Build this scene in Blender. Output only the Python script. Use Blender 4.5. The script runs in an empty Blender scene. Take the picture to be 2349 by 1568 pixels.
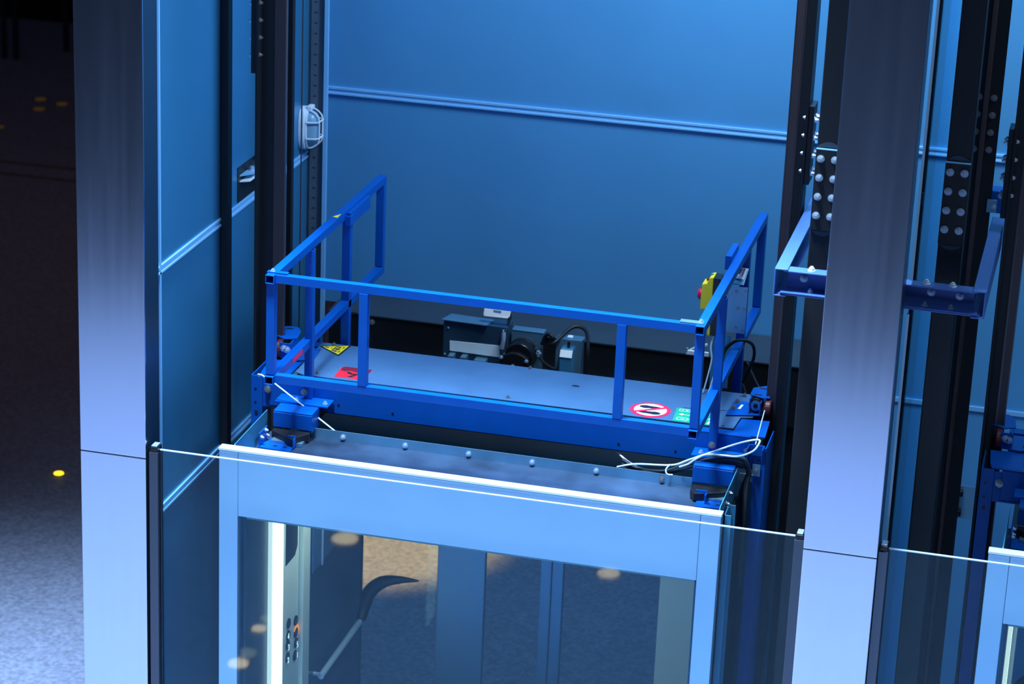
import bpy, bmesh, math, random
from mathutils import Vector, Matrix

random.seed(7)
S = bpy.context.scene
COL = S.collection

# ------------------------------------------------------------------ camera
# world: z = 0 is the top of the lift car front, the hall floor lies at z = FL
FL = -2.75
cam_d = bpy.data.cameras.new('camera')
cam = bpy.data.objects.new('camera', cam_d)
COL.objects.link(cam)
S.camera = cam
yaw, pit, rol = -0.23183166, 0.34234133, 0.04235855
cy_, sy_, cp_, sp_ = math.cos(yaw), math.sin(yaw), math.cos(pit), math.sin(pit)
fw = Vector((sy_ * cp_, cy_ * cp_, -sp_))
rt = Vector((cy_, -sy_, 0))
up = rt.cross(fw)
r2 = rt * math.cos(rol) + up * math.sin(rol)
u2 = r2.cross(fw)
cam.matrix_world = Matrix(((r2.x, u2.x, -fw.x, 3.866), (r2.y, u2.y, -fw.y, -10.512), (r2.z, u2.z, -fw.z, 4.545), (0, 0, 0, 1)))
cam_d.sensor_width = 36
cam_d.lens = 5891.77 / 2349 * 36
cam_d.clip_start, cam_d.clip_end = 0.5, 80
cam_d.dof.use_dof = True
cam_d.dof.focus_distance = 12.0
cam_d.dof.aperture_fstop = 2.8

# ------------------------------------------------------------------ world, lamps, exposure
S.view_settings.view_transform = 'Standard'
S.view_settings.look = 'None'
S.view_settings.gamma = 1.0
S.view_settings.use_curve_mapping = False
S.view_settings.exposure = 0.0
world = bpy.data.worlds.new('hall_ambient')
S.world = world
world.use_nodes = True
bg = world.node_tree.nodes['Background']
bg.inputs[0].default_value = (0.008, 0.010, 0.018, 1)
bg.inputs[1].default_value = 1.0


def aim(o, target):
    d = Vector(target) - o.location
    o.rotation_euler = d.to_track_quat('-Z', 'Y').to_euler()


def area(name, loc, target, sx, sy, power, color, spread=180):
    d = bpy.data.lights.new(name, 'AREA')
    d.shape = 'RECTANGLE'
    d.size, d.size_y = sx, sy
    d.energy = power
    d.color = color
    d.spread = math.radians(spread)
    o = bpy.data.objects.new(name, d)
    COL.objects.link(o)
    o.location = loc
    aim(o, target)
    return o


def spot(name, loc, target, angle, blend, power, color, size=0.3):
    d = bpy.data.lights.new(name, 'SPOT')
    d.spot_size = math.radians(angle)
    d.spot_blend = blend
    d.energy = power
    d.color = color
    d.shadow_soft_size = size
    o = bpy.data.objects.new(name, d)
    COL.objects.link(o)
    o.location = loc
    aim(o, target)
    return o


COOL = (0.60, 0.80, 1.0)
spot('hall_floor_spot', (0.2, -1.3, 9.8), (0.2, -3.25, FL), 75, 0.62, 15500, COOL, 0.8)
area('shaft_top_light', (2.4, 0.9, 4.1), (2.2, 1.05, 0), 1.6, 0.5, 205, COOL)
area('next_bay_fill', (4.7, 0.6, 4.1), (4.6, 0.6, 0), 1.6, 0.5, 45, COOL)  # unseen lamp added to brighten the right half of the rail bracket
area('hall_front_fill', (5.5, -5.5, 7.0), (0.5, 0.5, 0.3), 3.0, 2.0, 70, COOL)  # unseen fill lamp added to brighten front faces and the left shaft wall
spot('rear_hall_spot', (-0.8, 5.4, 3.0), (-0.85, 5.32, FL), 21.7, 0.4, 4800, (1.0, 0.31, 0.05), 0.15)
area('rear_hall_light', (0.8, 5.5, 6.5), (0.8, 4.6, FL), 2.0, 2.0, 14, COOL, 60)
area('far_hall_glow', (-5.5, 9.0, 6.0), (-5.0, 8.5, FL), 3.0, 3.0, 22, (1.0, 0.5, 0.28))


# ------------------------------------------------------------------ materials
def mat(name, base, rough=0.5, metal=0.0, var=0.0, vscale=6.0, vstretch=(1, 1, 1), bump=0.0, spec=0.5, emit=None, estr=0.0, rvar=0.0, var2=None):
    m = bpy.data.materials.new(name)
    m.use_nodes = True
    nt = m.node_tree
    b = nt.nodes['Principled BSDF']
    b.inputs['Base Color'].default_value = (*base, 1)
    b.inputs['Roughness'].default_value = rough
    b.inputs['Metallic'].default_value = metal
    b.inputs['Specular IOR Level'].default_value = spec
    if emit:
        b.inputs['Emission Color'].default_value = (*emit, 1)
        b.inputs['Emission Strength'].default_value = estr
    if var or bump or rvar:
        tc = nt.nodes.new('ShaderNodeTexCoord')
        mp = nt.nodes.new('ShaderNodeMapping')
        mp.inputs['Scale'].default_value = vstretch
        nz = nt.nodes.new('ShaderNodeTexNoise')
        nz.inputs['Scale'].default_value = vscale
        nz.inputs['Detail'].default_value = 5
        nt.links.new(tc.outputs['Object'], mp.inputs[0])
        nt.links.new(mp.outputs[0], nz.inputs['Vector'])
        if var:
            rp = nt.nodes.new('ShaderNodeValToRGB')
            rp.color_ramp.elements[0].position = 0.3
            rp.color_ramp.elements[1].position = 0.7
            lo = var2 if var2 else tuple(c * (1 - var) for c in base)
            hi = tuple(min(1, c * (1 + var)) for c in base)
            rp.color_ramp.elements[0].color = (*lo, 1)
            rp.color_ramp.elements[1].color = (*hi, 1)
            nt.links.new(nz.outputs[0], rp.inputs[0])
            nt.links.new(rp.outputs[0], b.inputs['Base Color'])
        if rvar:
            mr = nt.nodes.new('ShaderNodeMapRange')
            mr.inputs[3].default_value = rough - rvar
            mr.inputs[4].default_value = rough + rvar
            nt.links.new(nz.outputs[0], mr.inputs[0])
            nt.links.new(mr.outputs[0], b.inputs['Roughness'])
        if bump:
            bp = nt.nodes.new('ShaderNodeBump')
            bp.inputs['Strength'].default_value = bump
            bp.inputs['Distance'].default_value = 0.002
            nt.links.new(nz.outputs[0], bp.inputs['Height'])
            nt.links.new(bp.outputs[0], b.inputs['Normal'])
    return m


def glass(name, tint, gloss=1.0):
    m = bpy.data.materials.new(name)
    m.use_nodes = True
    nt = m.node_tree
    nt.nodes.remove(nt.nodes['Principled BSDF'])
    out = nt.nodes['Material Output']
    tr = nt.nodes.new('ShaderNodeBsdfTransparent')
    tr.inputs[0].default_value = (*tint, 1)
    gl = nt.nodes.new('ShaderNodeBsdfGlossy')
    gl.inputs['Roughness'].default_value = 0.03
    gl.inputs['Color'].default_value = (0.6, 0.88, 1, 1)
    fr = nt.nodes.new('ShaderNodeFresnel')
    fr.inputs[0].default_value = 1.5
    mu = nt.nodes.new('ShaderNodeMath')
    mu.operation = 'MULTIPLY'
    mu.inputs[1].default_value = gloss
    mx = nt.nodes.new('ShaderNodeMixShader')
    nt.links.new(fr.outputs[0], mu.inputs[0])
    nt.links.new(mu.outputs[0], mx.inputs[0])
    nt.links.new(tr.outputs[0], mx.inputs[1])
    nt.links.new(gl.outputs[0], mx.inputs[2])
    nt.links.new(mx.outputs[0], out.inputs[0])
    return m


M = {}
M['blue'] = mat('blue_paint', (0.0005, 0.086, 0.44), 0.36, 0, 0.06, 9, rvar=0.06, spec=0.22)
M['blue_pale'] = mat('pale_blue_paint', (0.06, 0.15, 0.46), 0.4, 0, 0.05, 8)
M['column'] = mat('brushed_steel', (0.70, 0.77, 0.93), 0.19, 1.0, 0.02, 30, (1, 1, 0.03), rvar=0.03)
M['lintel'] = mat('satin_steel', (0.55, 0.80, 1.0), 0.38, 0.8, 0.03, 3)
M['trim'] = mat('bright_aluminium', (0.80, 0.88, 1.0), 0.3, 0.4)
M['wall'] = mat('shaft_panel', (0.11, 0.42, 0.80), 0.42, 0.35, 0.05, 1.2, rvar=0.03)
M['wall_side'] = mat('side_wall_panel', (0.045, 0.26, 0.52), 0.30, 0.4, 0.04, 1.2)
M['wall_trim'] = mat('panel_trim', (0.26, 0.62, 1.0), 0.38, 0.25)
M['plate'] = mat('galvanised_plate', (0.064, 0.165, 0.345), 0.48, 0.15, 0.10, 5, rvar=0.06)
M['zinc'] = mat('zinc_sheet', (0.20, 0.42, 0.58), 0.34, 0.7, 0.10, 7, rvar=0.05)
M['roof'] = mat('roof_sheet', (0.085, 0.155, 0.28), 0.36, 0.7, 0.5, 3.5, rvar=0.12)
M['dark'] = mat('dark_steel', (0.006, 0.009, 0.015), 0.5, 0.1, 0.15, 4)
M['black'] = mat('black_rubber', (0.006, 0.007, 0.010), 0.45)
M['black_shiny'] = mat('black_plastic', (0.008, 0.009, 0.012), 0.25)
M['rail'] = mat('rail_steel', (0.075, 0.054, 0.060), 0.42, 0.3, 0.1, 20, (1, 1, 0.05))
M['rail_bright'] = mat('machined_rail', (0.10, 0.12, 0.15), 0.32, 0.8)
M['grey'] = mat('grey_strip', (0.035, 0.058, 0.085), 0.5, 0.2, 0.1, 5)
M['grey_light'] = mat('light_grey_strip', (0.10, 0.145, 0.20), 0.5, 0.2, 0.1, 5)
M['bolt'] = mat('bolt_zinc', (0.50, 0.62, 0.78), 0.3, 0.55)
M['bolt_dull'] = mat('bolt_dull', (0.30, 0.31, 0.33), 0.35, 0.7)
M['white'] = mat('white_plastic', (0.72, 0.86, 1.0), 0.4)
M['label'] = mat('white_label', (0.82, 0.95, 1.0), 0.45)
M['lens'] = mat('frosted_lens', (0.22, 0.42, 0.62), 0.25)
M['yellow'] = mat('yellow_plastic', (1.0, 0.78, 0.01), 0.35)
M['red'] = mat('red_sticker', (1.0, 0.02, 0.04), 0.4)
M['magenta'] = mat('sign_red', (0.85, 0.015, 0.10), 0.4)
M['maroon'] = mat('maroon_rubber', (0.08, 0.012, 0.02), 0.45)
M['dark_red'] = mat('dark_red_print', (0.20, 0.012, 0.03), 0.4)
M['green'] = mat('green_sticker', (0.01, 0.42, 0.25), 0.4)
M['ink'] = mat('dark_ink', (0.010, 0.016, 0.035), 0.4)
M['white_ink'] = mat('white_ink', (0.95, 0.98, 1.0), 0.4)
M['cable'] = mat('white_cable', (0.60, 0.80, 0.95), 0.4)
M['cable_dark'] = mat('dark_cable', (0.007, 0.009, 0.014), 0.5, spec=0.3)
M['cable_flat'] = mat('flat_cable', (0.045, 0.06, 0.085), 0.35)
M['led'] = mat('led_strip', (1, 1, 1), 0.5, emit=(1.0, 0.97, 0.88), estr=5.0)
M['led_edge'] = mat('led_edge', (1, 1, 0.9), 0.5, emit=(1.0, 0.95, 0.70), estr=0.9)
M['led_mark'] = mat('lit_marking', (1, 1, 1), 0.5, emit=(0.9, 0.97, 1.0), estr=1.2)
M['led_orange'] = mat('lit_orange_ring', (1, 0.3, 0.05), 0.5, emit=(1.0, 0.25, 0.03), estr=1.0)
M['amber'] = mat('amber_lamp', (1, 0.6, 0.05), 0.5, emit=(1.0, 0.62, 0.02), estr=2.5)
M['peach'] = mat('peach_lamp', (1, 0.6, 0.3), 0.5, emit=(1.0, 0.55, 0.32), estr=13)
M['amber_dim'] = mat('amber_lamp_dim', (0.15, 0.09, 0.01), 0.5, emit=(1.0, 0.55, 0.15), estr=0.035)
M['cop'] = mat('panel_steel', (0.86, 0.90, 0.76), 0.4, 0.0)
M['cabin'] = mat('cabin_wall', (0.07, 0.13, 0.21), 0.35, 0.4)
M['stile'] = mat('door_stile', (0.12, 0.25, 0.40), 0.35, 0.5)
M['teal'] = mat('teal_sheet', (0.06, 0.30, 0.50), 0.4, 0.3)
M['floor'] = mat('terrazzo', (0.36, 0.44, 0.68), 0.38, 0, 0.30, 34, bump=0.0)
M['floor_car'] = mat('car_floor', (0.10, 0.14, 0.2), 0.5)
M['inlay'] = mat('floor_inlay', (0.30, 0.26, 0.27), 0.35, 0.3)
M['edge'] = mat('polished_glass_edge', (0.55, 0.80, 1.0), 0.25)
M['glass'] = glass('clear_glass', (0.92, 0.985, 1.0), 0.45)
M['glass_car'] = glass('car_glass', (0.78, 0.90, 0.96), 0.12)
M['glass_rear'] = glass('rear_door_glass', (0.80, 0.90, 0.96), 0.15)
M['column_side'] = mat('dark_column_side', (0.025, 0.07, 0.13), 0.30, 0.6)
M['glass_side'] = glass('side_glass', (0.70, 0.88, 0.98), 1.0)


# ------------------------------------------------------------------ mesh builder
class MB:
    def __init__(self):
        self.bm = bmesh.new()

    def box(self, x0, x1, y0, y1, z0, z1):
        vs = [self.bm.verts.new(p) for p in ((x0, y0, z0), (x1, y0, z0), (x1, y1, z0), (x0, y1, z0), (x0, y0, z1), (x1, y0, z1), (x1, y1, z1), (x0, y1, z1))]
        for f in ((3, 2, 1, 0), (4, 5, 6, 7), (0, 1, 5, 4), (1, 2, 6, 5), (2, 3, 7, 6), (3, 0, 4, 7)):
            self.bm.faces.new([vs[i] for i in f])
        return self

    def prism(self, pts, axis, a, b):
        """polygon in the other two axes (kept in xyz order) swept along axis from a to b"""
        def P(u, v, w):
            return {'x': (w, u, v), 'y': (u, w, v), 'z': (u, v, w)}[axis]
        A = [self.bm.verts.new(P(u, v, a)) for u, v in pts]
        B = [self.bm.verts.new(P(u, v, b)) for u, v in pts]
        n = len(pts)
        self.bm.faces.new(A[::-1])
        self.bm.faces.new(B)
        for i in range(n):
            self.bm.faces.new((A[i], A[(i + 1) % n], B[(i + 1) % n], B[i]))
        return self

    def cyl(self, c, axis, r, h, seg=16, r2=None, rot=0.0):
        """from centre c of one end along axis vector for length h"""
        ax = Vector({'x': (1, 0, 0), 'y': (0, 1, 0), 'z': (0, 0, 1)}[axis] if isinstance(axis, str) else axis).normalized()
        u = ax.orthogonal().normalized()
        v = ax.cross(u)
        r2 = r if r2 is None else r2
        c = Vector(c)
        A, B = [], []
        for i in range(seg):
            t = 2 * math.pi * i / seg + rot
            d = u * math.cos(t) + v * math.sin(t)
            A.append(self.bm.verts.new(c + d * r))
            B.append(self.bm.verts.new(c + ax * h + d * r2))
        self.bm.faces.new(A[::-1])
        self.bm.faces.new(B)
        for i in range(seg):
            self.bm.faces.new((A[i], A[(i + 1) % seg], B[(i + 1) % seg], B[i]))
        return self

    def bolt(self, c, axis, s=1.0):
        """hexagon head on a washer, sticking out along axis"""
        ax = Vector(axis).normalized()
        c = Vector(c)
        self.cyl(c, ax, 0.015 * s, 0.003 * s, 16)
        self.cyl(c + ax * 0.003 * s, ax, 0.0115 * s, 0.009 * s, 6)
        self.cyl(c + ax * 0.012 * s, ax, 0.006 * s, 0.006 * s, 10)
        return self

    def tube(self, pts, r, seg=8, smooth=0, radii=None):
        P = [Vector(p) for p in pts]
        if smooth:
            Q = []
            R = []
            n = len(P)
            for i in range(n - 1):
                p0, p1, p2, p3 = P[max(i - 1, 0)], P[i], P[i + 1], P[min(i + 2, n - 1)]
                for k in range(smooth):
                    t = k / smooth
                    Q.append(0.5 * ((2 * p1) + (p2 - p0) * t + (2 * p0 - 5 * p1 + 4 * p2 - p3) * t * t + (3 * p1 - p0 - 3 * p2 + p3) * t ** 3))
                    if radii:
                        R.append(radii[i] * (1 - t) + radii[i + 1] * t)
            Q.append(P[-1])
            if radii:
                R.append(radii[-1])
                radii = R
            P = Q
        rings = []
        prev = None
        for i, p in enumerate(P):
            d = (P[min(i + 1, len(P) - 1)] - P[max(i - 1, 0)]).normalized()
            if prev is None:
                u = d.orthogonal().normalized()
            else:
                u = (prev - d * prev.dot(d)).normalized()
            prev = u
            v = d.cross(u)
            rr = radii[i] if radii else r
            rings.append([self.bm.verts.new(p + (u * math.cos(2 * math.pi * k / seg) + v * math.sin(2 * math.pi * k / seg)) * rr) for k in range(seg)])
        for a, b in zip(rings, rings[1:]):
            for k in range(seg):
                self.bm.faces.new((a[k], a[(k + 1) % seg], b[(k + 1) % seg], b[k]))
        self.bm.faces.new(rings[0][::-1])
        self.bm.faces.new(rings[-1])
        return self

    def sqtube(self, axis, a, b, u0, u1, v0, v1, w=0.004):
        """hollow square tube along axis from a to b; open ends show the hollow"""
        def P(u, v, t):
            return {'x': (t, u, v), 'y': (u, t, v), 'z': (u, v, t)}[axis]
        O = [(u0, v0), (u1, v0), (u1, v1), (u0, v1)]
        I = [(u0 + w, v0 + w), (u1 - w, v0 + w), (u1 - w, v1 - w), (u0 + w, v1 - w)]
        vs = {}
        for nme, L in (('o', O), ('i', I)):
            for e, t in (('a', a), ('b', b)):
                vs[nme + e] = [self.bm.verts.new(P(u, v, t)) for u, v in L]
        for i in range(4):
            j = (i + 1) % 4
            self.bm.faces.new((vs['oa'][i], vs['oa'][j], vs['ob'][j], vs['ob'][i]))
            self.bm.faces.new((vs['ia'][j], vs['ia'][i], vs['ib'][i], vs['ib'][j]))
            self.bm.faces.new((vs['oa'][j], vs['oa'][i], vs['ia'][i], vs['ia'][j]))
            self.bm.faces.new((vs['ob'][i], vs['ob'][j], vs['ib'][j], vs['ib'][i]))
        return self

    def lathe(self, c, prof, seg=24, axis='z'):
        rings = []
        c = Vector(c)
        for r, h in prof:
            ring = []
            for k in range(seg):
                t = 2 * math.pi * k / seg
                d = (r * math.cos(t), r * math.sin(t), h)
                if axis == 'x':
                    d = (h, d[0], d[1])
                if axis == 'y':
                    d = (d[0], h, d[1])
                ring.append(self.bm.verts.new(c + Vector(d)))
            rings.append(ring)
        for a, b in zip(rings, rings[1:]):
            for k in range(seg):
                self.bm.faces.new((a[k], a[(k + 1) % seg], b[(k + 1) % seg], b[k]))
        self.bm.faces.new(rings[0][::-1])
        self.bm.faces.new(rings[-1])
        return self

    def flat(self, pts):
        vs = [self.bm.verts.new(p) for p in pts]
        self.bm.faces.new(vs)
        return self

    def build(self, name, m, parent=None, bevel=0.0, smooth=False, origin=None):
        bmesh.ops.recalc_face_normals(self.bm, faces=self.bm.faces)
        me = bpy.data.meshes.new(name)
        self.bm.to_mesh(me)
        self.bm.free()
        o = bpy.data.objects.new(name, me)
        COL.objects.link(o)
        me.materials.append(M[m] if isinstance(m, str) else m)
        if smooth:
            for p in me.polygons:
                p.use_smooth = True
            me.set_sharp_from_angle(angle=math.radians(40))
        off = Vector((0, 0, 0))
        if parent is not None:
            o.parent = parent
            q = parent
            while q is not None:
                off += q.location
                q = q.parent
            me.transform(Matrix.Translation(-off))
        else:
            if origin is None:
                vs = [v.co for v in me.vertices]
                lo = [min(v[i] for v in vs) for i in range(3)]
                hi = [max(v[i] for v in vs) for i in range(3)]
                origin = ((lo[0] + hi[0]) / 2, (lo[1] + hi[1]) / 2, lo[2])
            me.transform(Matrix.Translation(-Vector(origin)))
            o.location = origin
        if bevel:
            b = o.modifiers.new('bevel', 'BEVEL')
            b.width = bevel
            b.segments = 2
            b.limit_method = 'ANGLE'
        return o


def thing(name, label, cat, loc, group=None):
    o = bpy.data.objects.new(name, None)
    o.empty_display_size = 0.1
    COL.objects.link(o)
    o.location = loc
    return tag(o, label, cat, group)


def tag(o, label, cat, group=None, kind=None):
    o['label'] = label
    o['category'] = cat
    if group:
        o['group'] = group
    if kind:
        o['kind'] = kind
    return o


def structure(o, label=None):
    o['kind'] = 'structure'
    if label:
        o['label'] = label
    return o


def plabel(o, text):
    o['label'] = text
    return o


def copy_tree(o, parent=None):
    c = o.copy()
    COL.objects.link(c)
    if parent is not None:
        c.parent = parent
    for ch in list(o.children):
        copy_tree(ch, c)
    return c


def bolts(pts, axis, parent, m='bolt', s=1.0, name='bolt'):
    for p in pts:
        MB().bolt(p, axis, s).build(name, m, parent)


# ------------------------------------------------------------------ the setting
structure(MB().box(-14, 9, -14, 22, FL - 0.1, FL).build('floor', 'floor'), 'speckled terrazzo hall floor, bright near the lifts and dark far behind')
ZT = 4.2
wb = MB().box(-0.43, 7.0, 2.70, 2.76, -0.18, 1.04)
wb.box(-0.43, 7.0, 2.70, 2.76, 1.062, ZT)
structure(wb.build('wall_back', 'wall'), 'smooth blue metal panels at the back of the lift shaft')
t = MB().box(-0.38, 6.9, 2.685, 2.71, 1.058, 1.072).box(-0.38, 6.9, 2.692, 2.71, 1.040, 1.058)
t.box(-0.38, 6.9, 2.682, 2.71, 1.030, 1.041)
structure(t.build('trim_1', 'wall_trim', bevel=0.002), 'pale double joint strip across the back wall panels')
structure(MB().box(2.46, 7.0, 2.70, 2.76, FL, -0.36).box(2.46, 7.0, 2.70, 2.76, -0.34, -0.18).build('wall_back.001', 'wall'), 'lower back wall panel between the two lift bays')
structure(MB().box(2.46, 6.9, 2.69, 2.72, -0.362, -0.338).build('trim_2', 'wall_trim'))
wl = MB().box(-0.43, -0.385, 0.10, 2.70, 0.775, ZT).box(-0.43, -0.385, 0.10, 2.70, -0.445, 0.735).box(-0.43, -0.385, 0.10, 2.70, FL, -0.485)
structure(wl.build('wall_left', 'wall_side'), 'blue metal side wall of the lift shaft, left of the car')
for i, z in enumerate((0.755, -0.465)):
    t = MB().box(-0.40, -0.376, 0.10, 2.42, z + 0.006, z + 0.020).box(-0.40, -0.383, 0.10, 2.42, z - 0.008, z + 0.006).box(-0.40, -0.374, 0.10, 2.42, z - 0.022, z - 0.009)
    structure(t.build('trim_%d' % (3 + i), 'wall_trim', bevel=0.002))
structure(MB().box(-0.386, -0.374, 0.222, 0.238, FL, ZT).build('trim_9', 'wall_trim'), 'pale front edge of the left shaft wall')
# return at the back left corner
structure(MB().box(-0.43, -0.290, 2.43, 2.445, FL, ZT).build('trim_5', 'grey_light'), 'grey upright return in the back left corner of the shaft')
structure(MB().box(-0.289, -0.268, 2.405, 2.425, FL, ZT).build('trim_6', 'wall_trim'), 'pale upright corner strip beside the back wall')
structure(MB().box(-0.45, 7.0, -0.10, 2.76, ZT, ZT + 0.2).build('light_blocker_slab', 'dark'), 'unseen dark slab added over the lift shaft to block the hall spot')  # unseen slab, added to keep the hall spot out of the shaft
structure(MB().box(-14, 9, 19.0, 19.2, FL, 6).build('wall_far', 'dark'))
structure(MB().box(-14, 12, -9.5, -9.3, FL, 3.1).box(-14, 12, -14, -9.3, 2.9, 3.1).build('unseen_dark_front', 'dark'), 'unseen dark front of the upper gallery, added for the columns to reflect')  # unseen, placed so the upper column faces reflect something dark

# ------------------------------------------------------------------ columns
def column(x0, x1, label):
    r = thing('steel_column', label, 'column', ((x0 + x1) / 2, -0.01, FL), 'brushed steel columns in front of the lift shafts')
    MB().box(x0, x1, -0.10, -0.085, -0.063, ZT).build('upper_cladding', 'column', r, 0.003)
    MB().box(x0, x1, -0.10, -0.085, FL, -0.066).build('lower_cladding', 'column', r, 0.003)
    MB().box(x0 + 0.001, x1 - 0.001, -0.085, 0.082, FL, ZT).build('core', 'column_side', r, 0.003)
    return r


column(-0.652, -0.325, 'brushed steel column at the left edge of the shaft, beside the dark hall')
column(2.766, 3.092, 'brushed steel column between the two lift bays, in front of the blue rail bracket')


# ------------------------------------------------------------------ front glass
def glass_panel(x0, x1, label, right=True):
    r = thing('glass_balustrade', label, 'glass panel', ((x0 + x1) / 2, -0.05, FL), 'glass balustrade panels between the columns')
    MB().box(x0, x1, -0.056, -0.044, FL + 0.02, -0.032).build('pane', 'glass', r)
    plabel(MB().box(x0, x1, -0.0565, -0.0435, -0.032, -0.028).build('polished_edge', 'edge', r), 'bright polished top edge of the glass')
    for k, (a, s) in enumerate(((x0, -1), (x1, 1))):
        if k == 1 and not right:
            continue
        b = a + s * 0.044
        lo, hi = min(a, b), max(a, b)
        c = MB()
        c.box(lo, hi, -0.085, -0.062, FL, -0.035).box(lo, hi, -0.038, -0.015, FL, -0.035)
        c.box(b - 0.006, b + 0.006, -0.062, -0.038, FL, -0.035) if False else None
        ch = c.build('clamp_channel', 'rail_bright', r, 0.003)
        MB().box(lo + 0.002, hi - 0.002, -0.082, -0.018, -0.035, -0.012).build('end_cap', 'black_shiny', ch, 0.006)
        MB().box(lo + 0.008, hi - 0.008, -0.075, -0.025, -0.012, -0.004).build('clip', 'bolt', ch, 0.003)
        g = min(lo, hi)
        MB().box(lo, hi, -0.062, -0.057, FL, -0.04).build('gasket', 'black', ch)
    return r


glass_panel(-0.272, 2.722, 'clear glass panel with bright top edge in front of the middle lift car')
glass_panel(3.138, 5.2, 'clear glass panel on the right of the right hand column', False)
r = thing('glass_screen', 'tall glass side screen running back from the right hand column', 'glass screen', (3.11, 0.8, FL))
MB().prism([(0.09, FL), (1.55, FL), (1.55, ZT), (0.09, ZT), (0.09, 1.165), (0.18, 1.165), (0.18, 1.01), (0.09, 1.01)], 'x', 3.106, 3.116).build('pane', 'glass_side', r)
plabel(MB().box(3.1055, 3.1165, 0.082, 0.09, FL, 1.01).box(3.1055, 3.1165, 0.082, 0.09, 1.165, ZT).build('polished_edge', 'edge', r), 'bright polished front edge of the glass')


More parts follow.
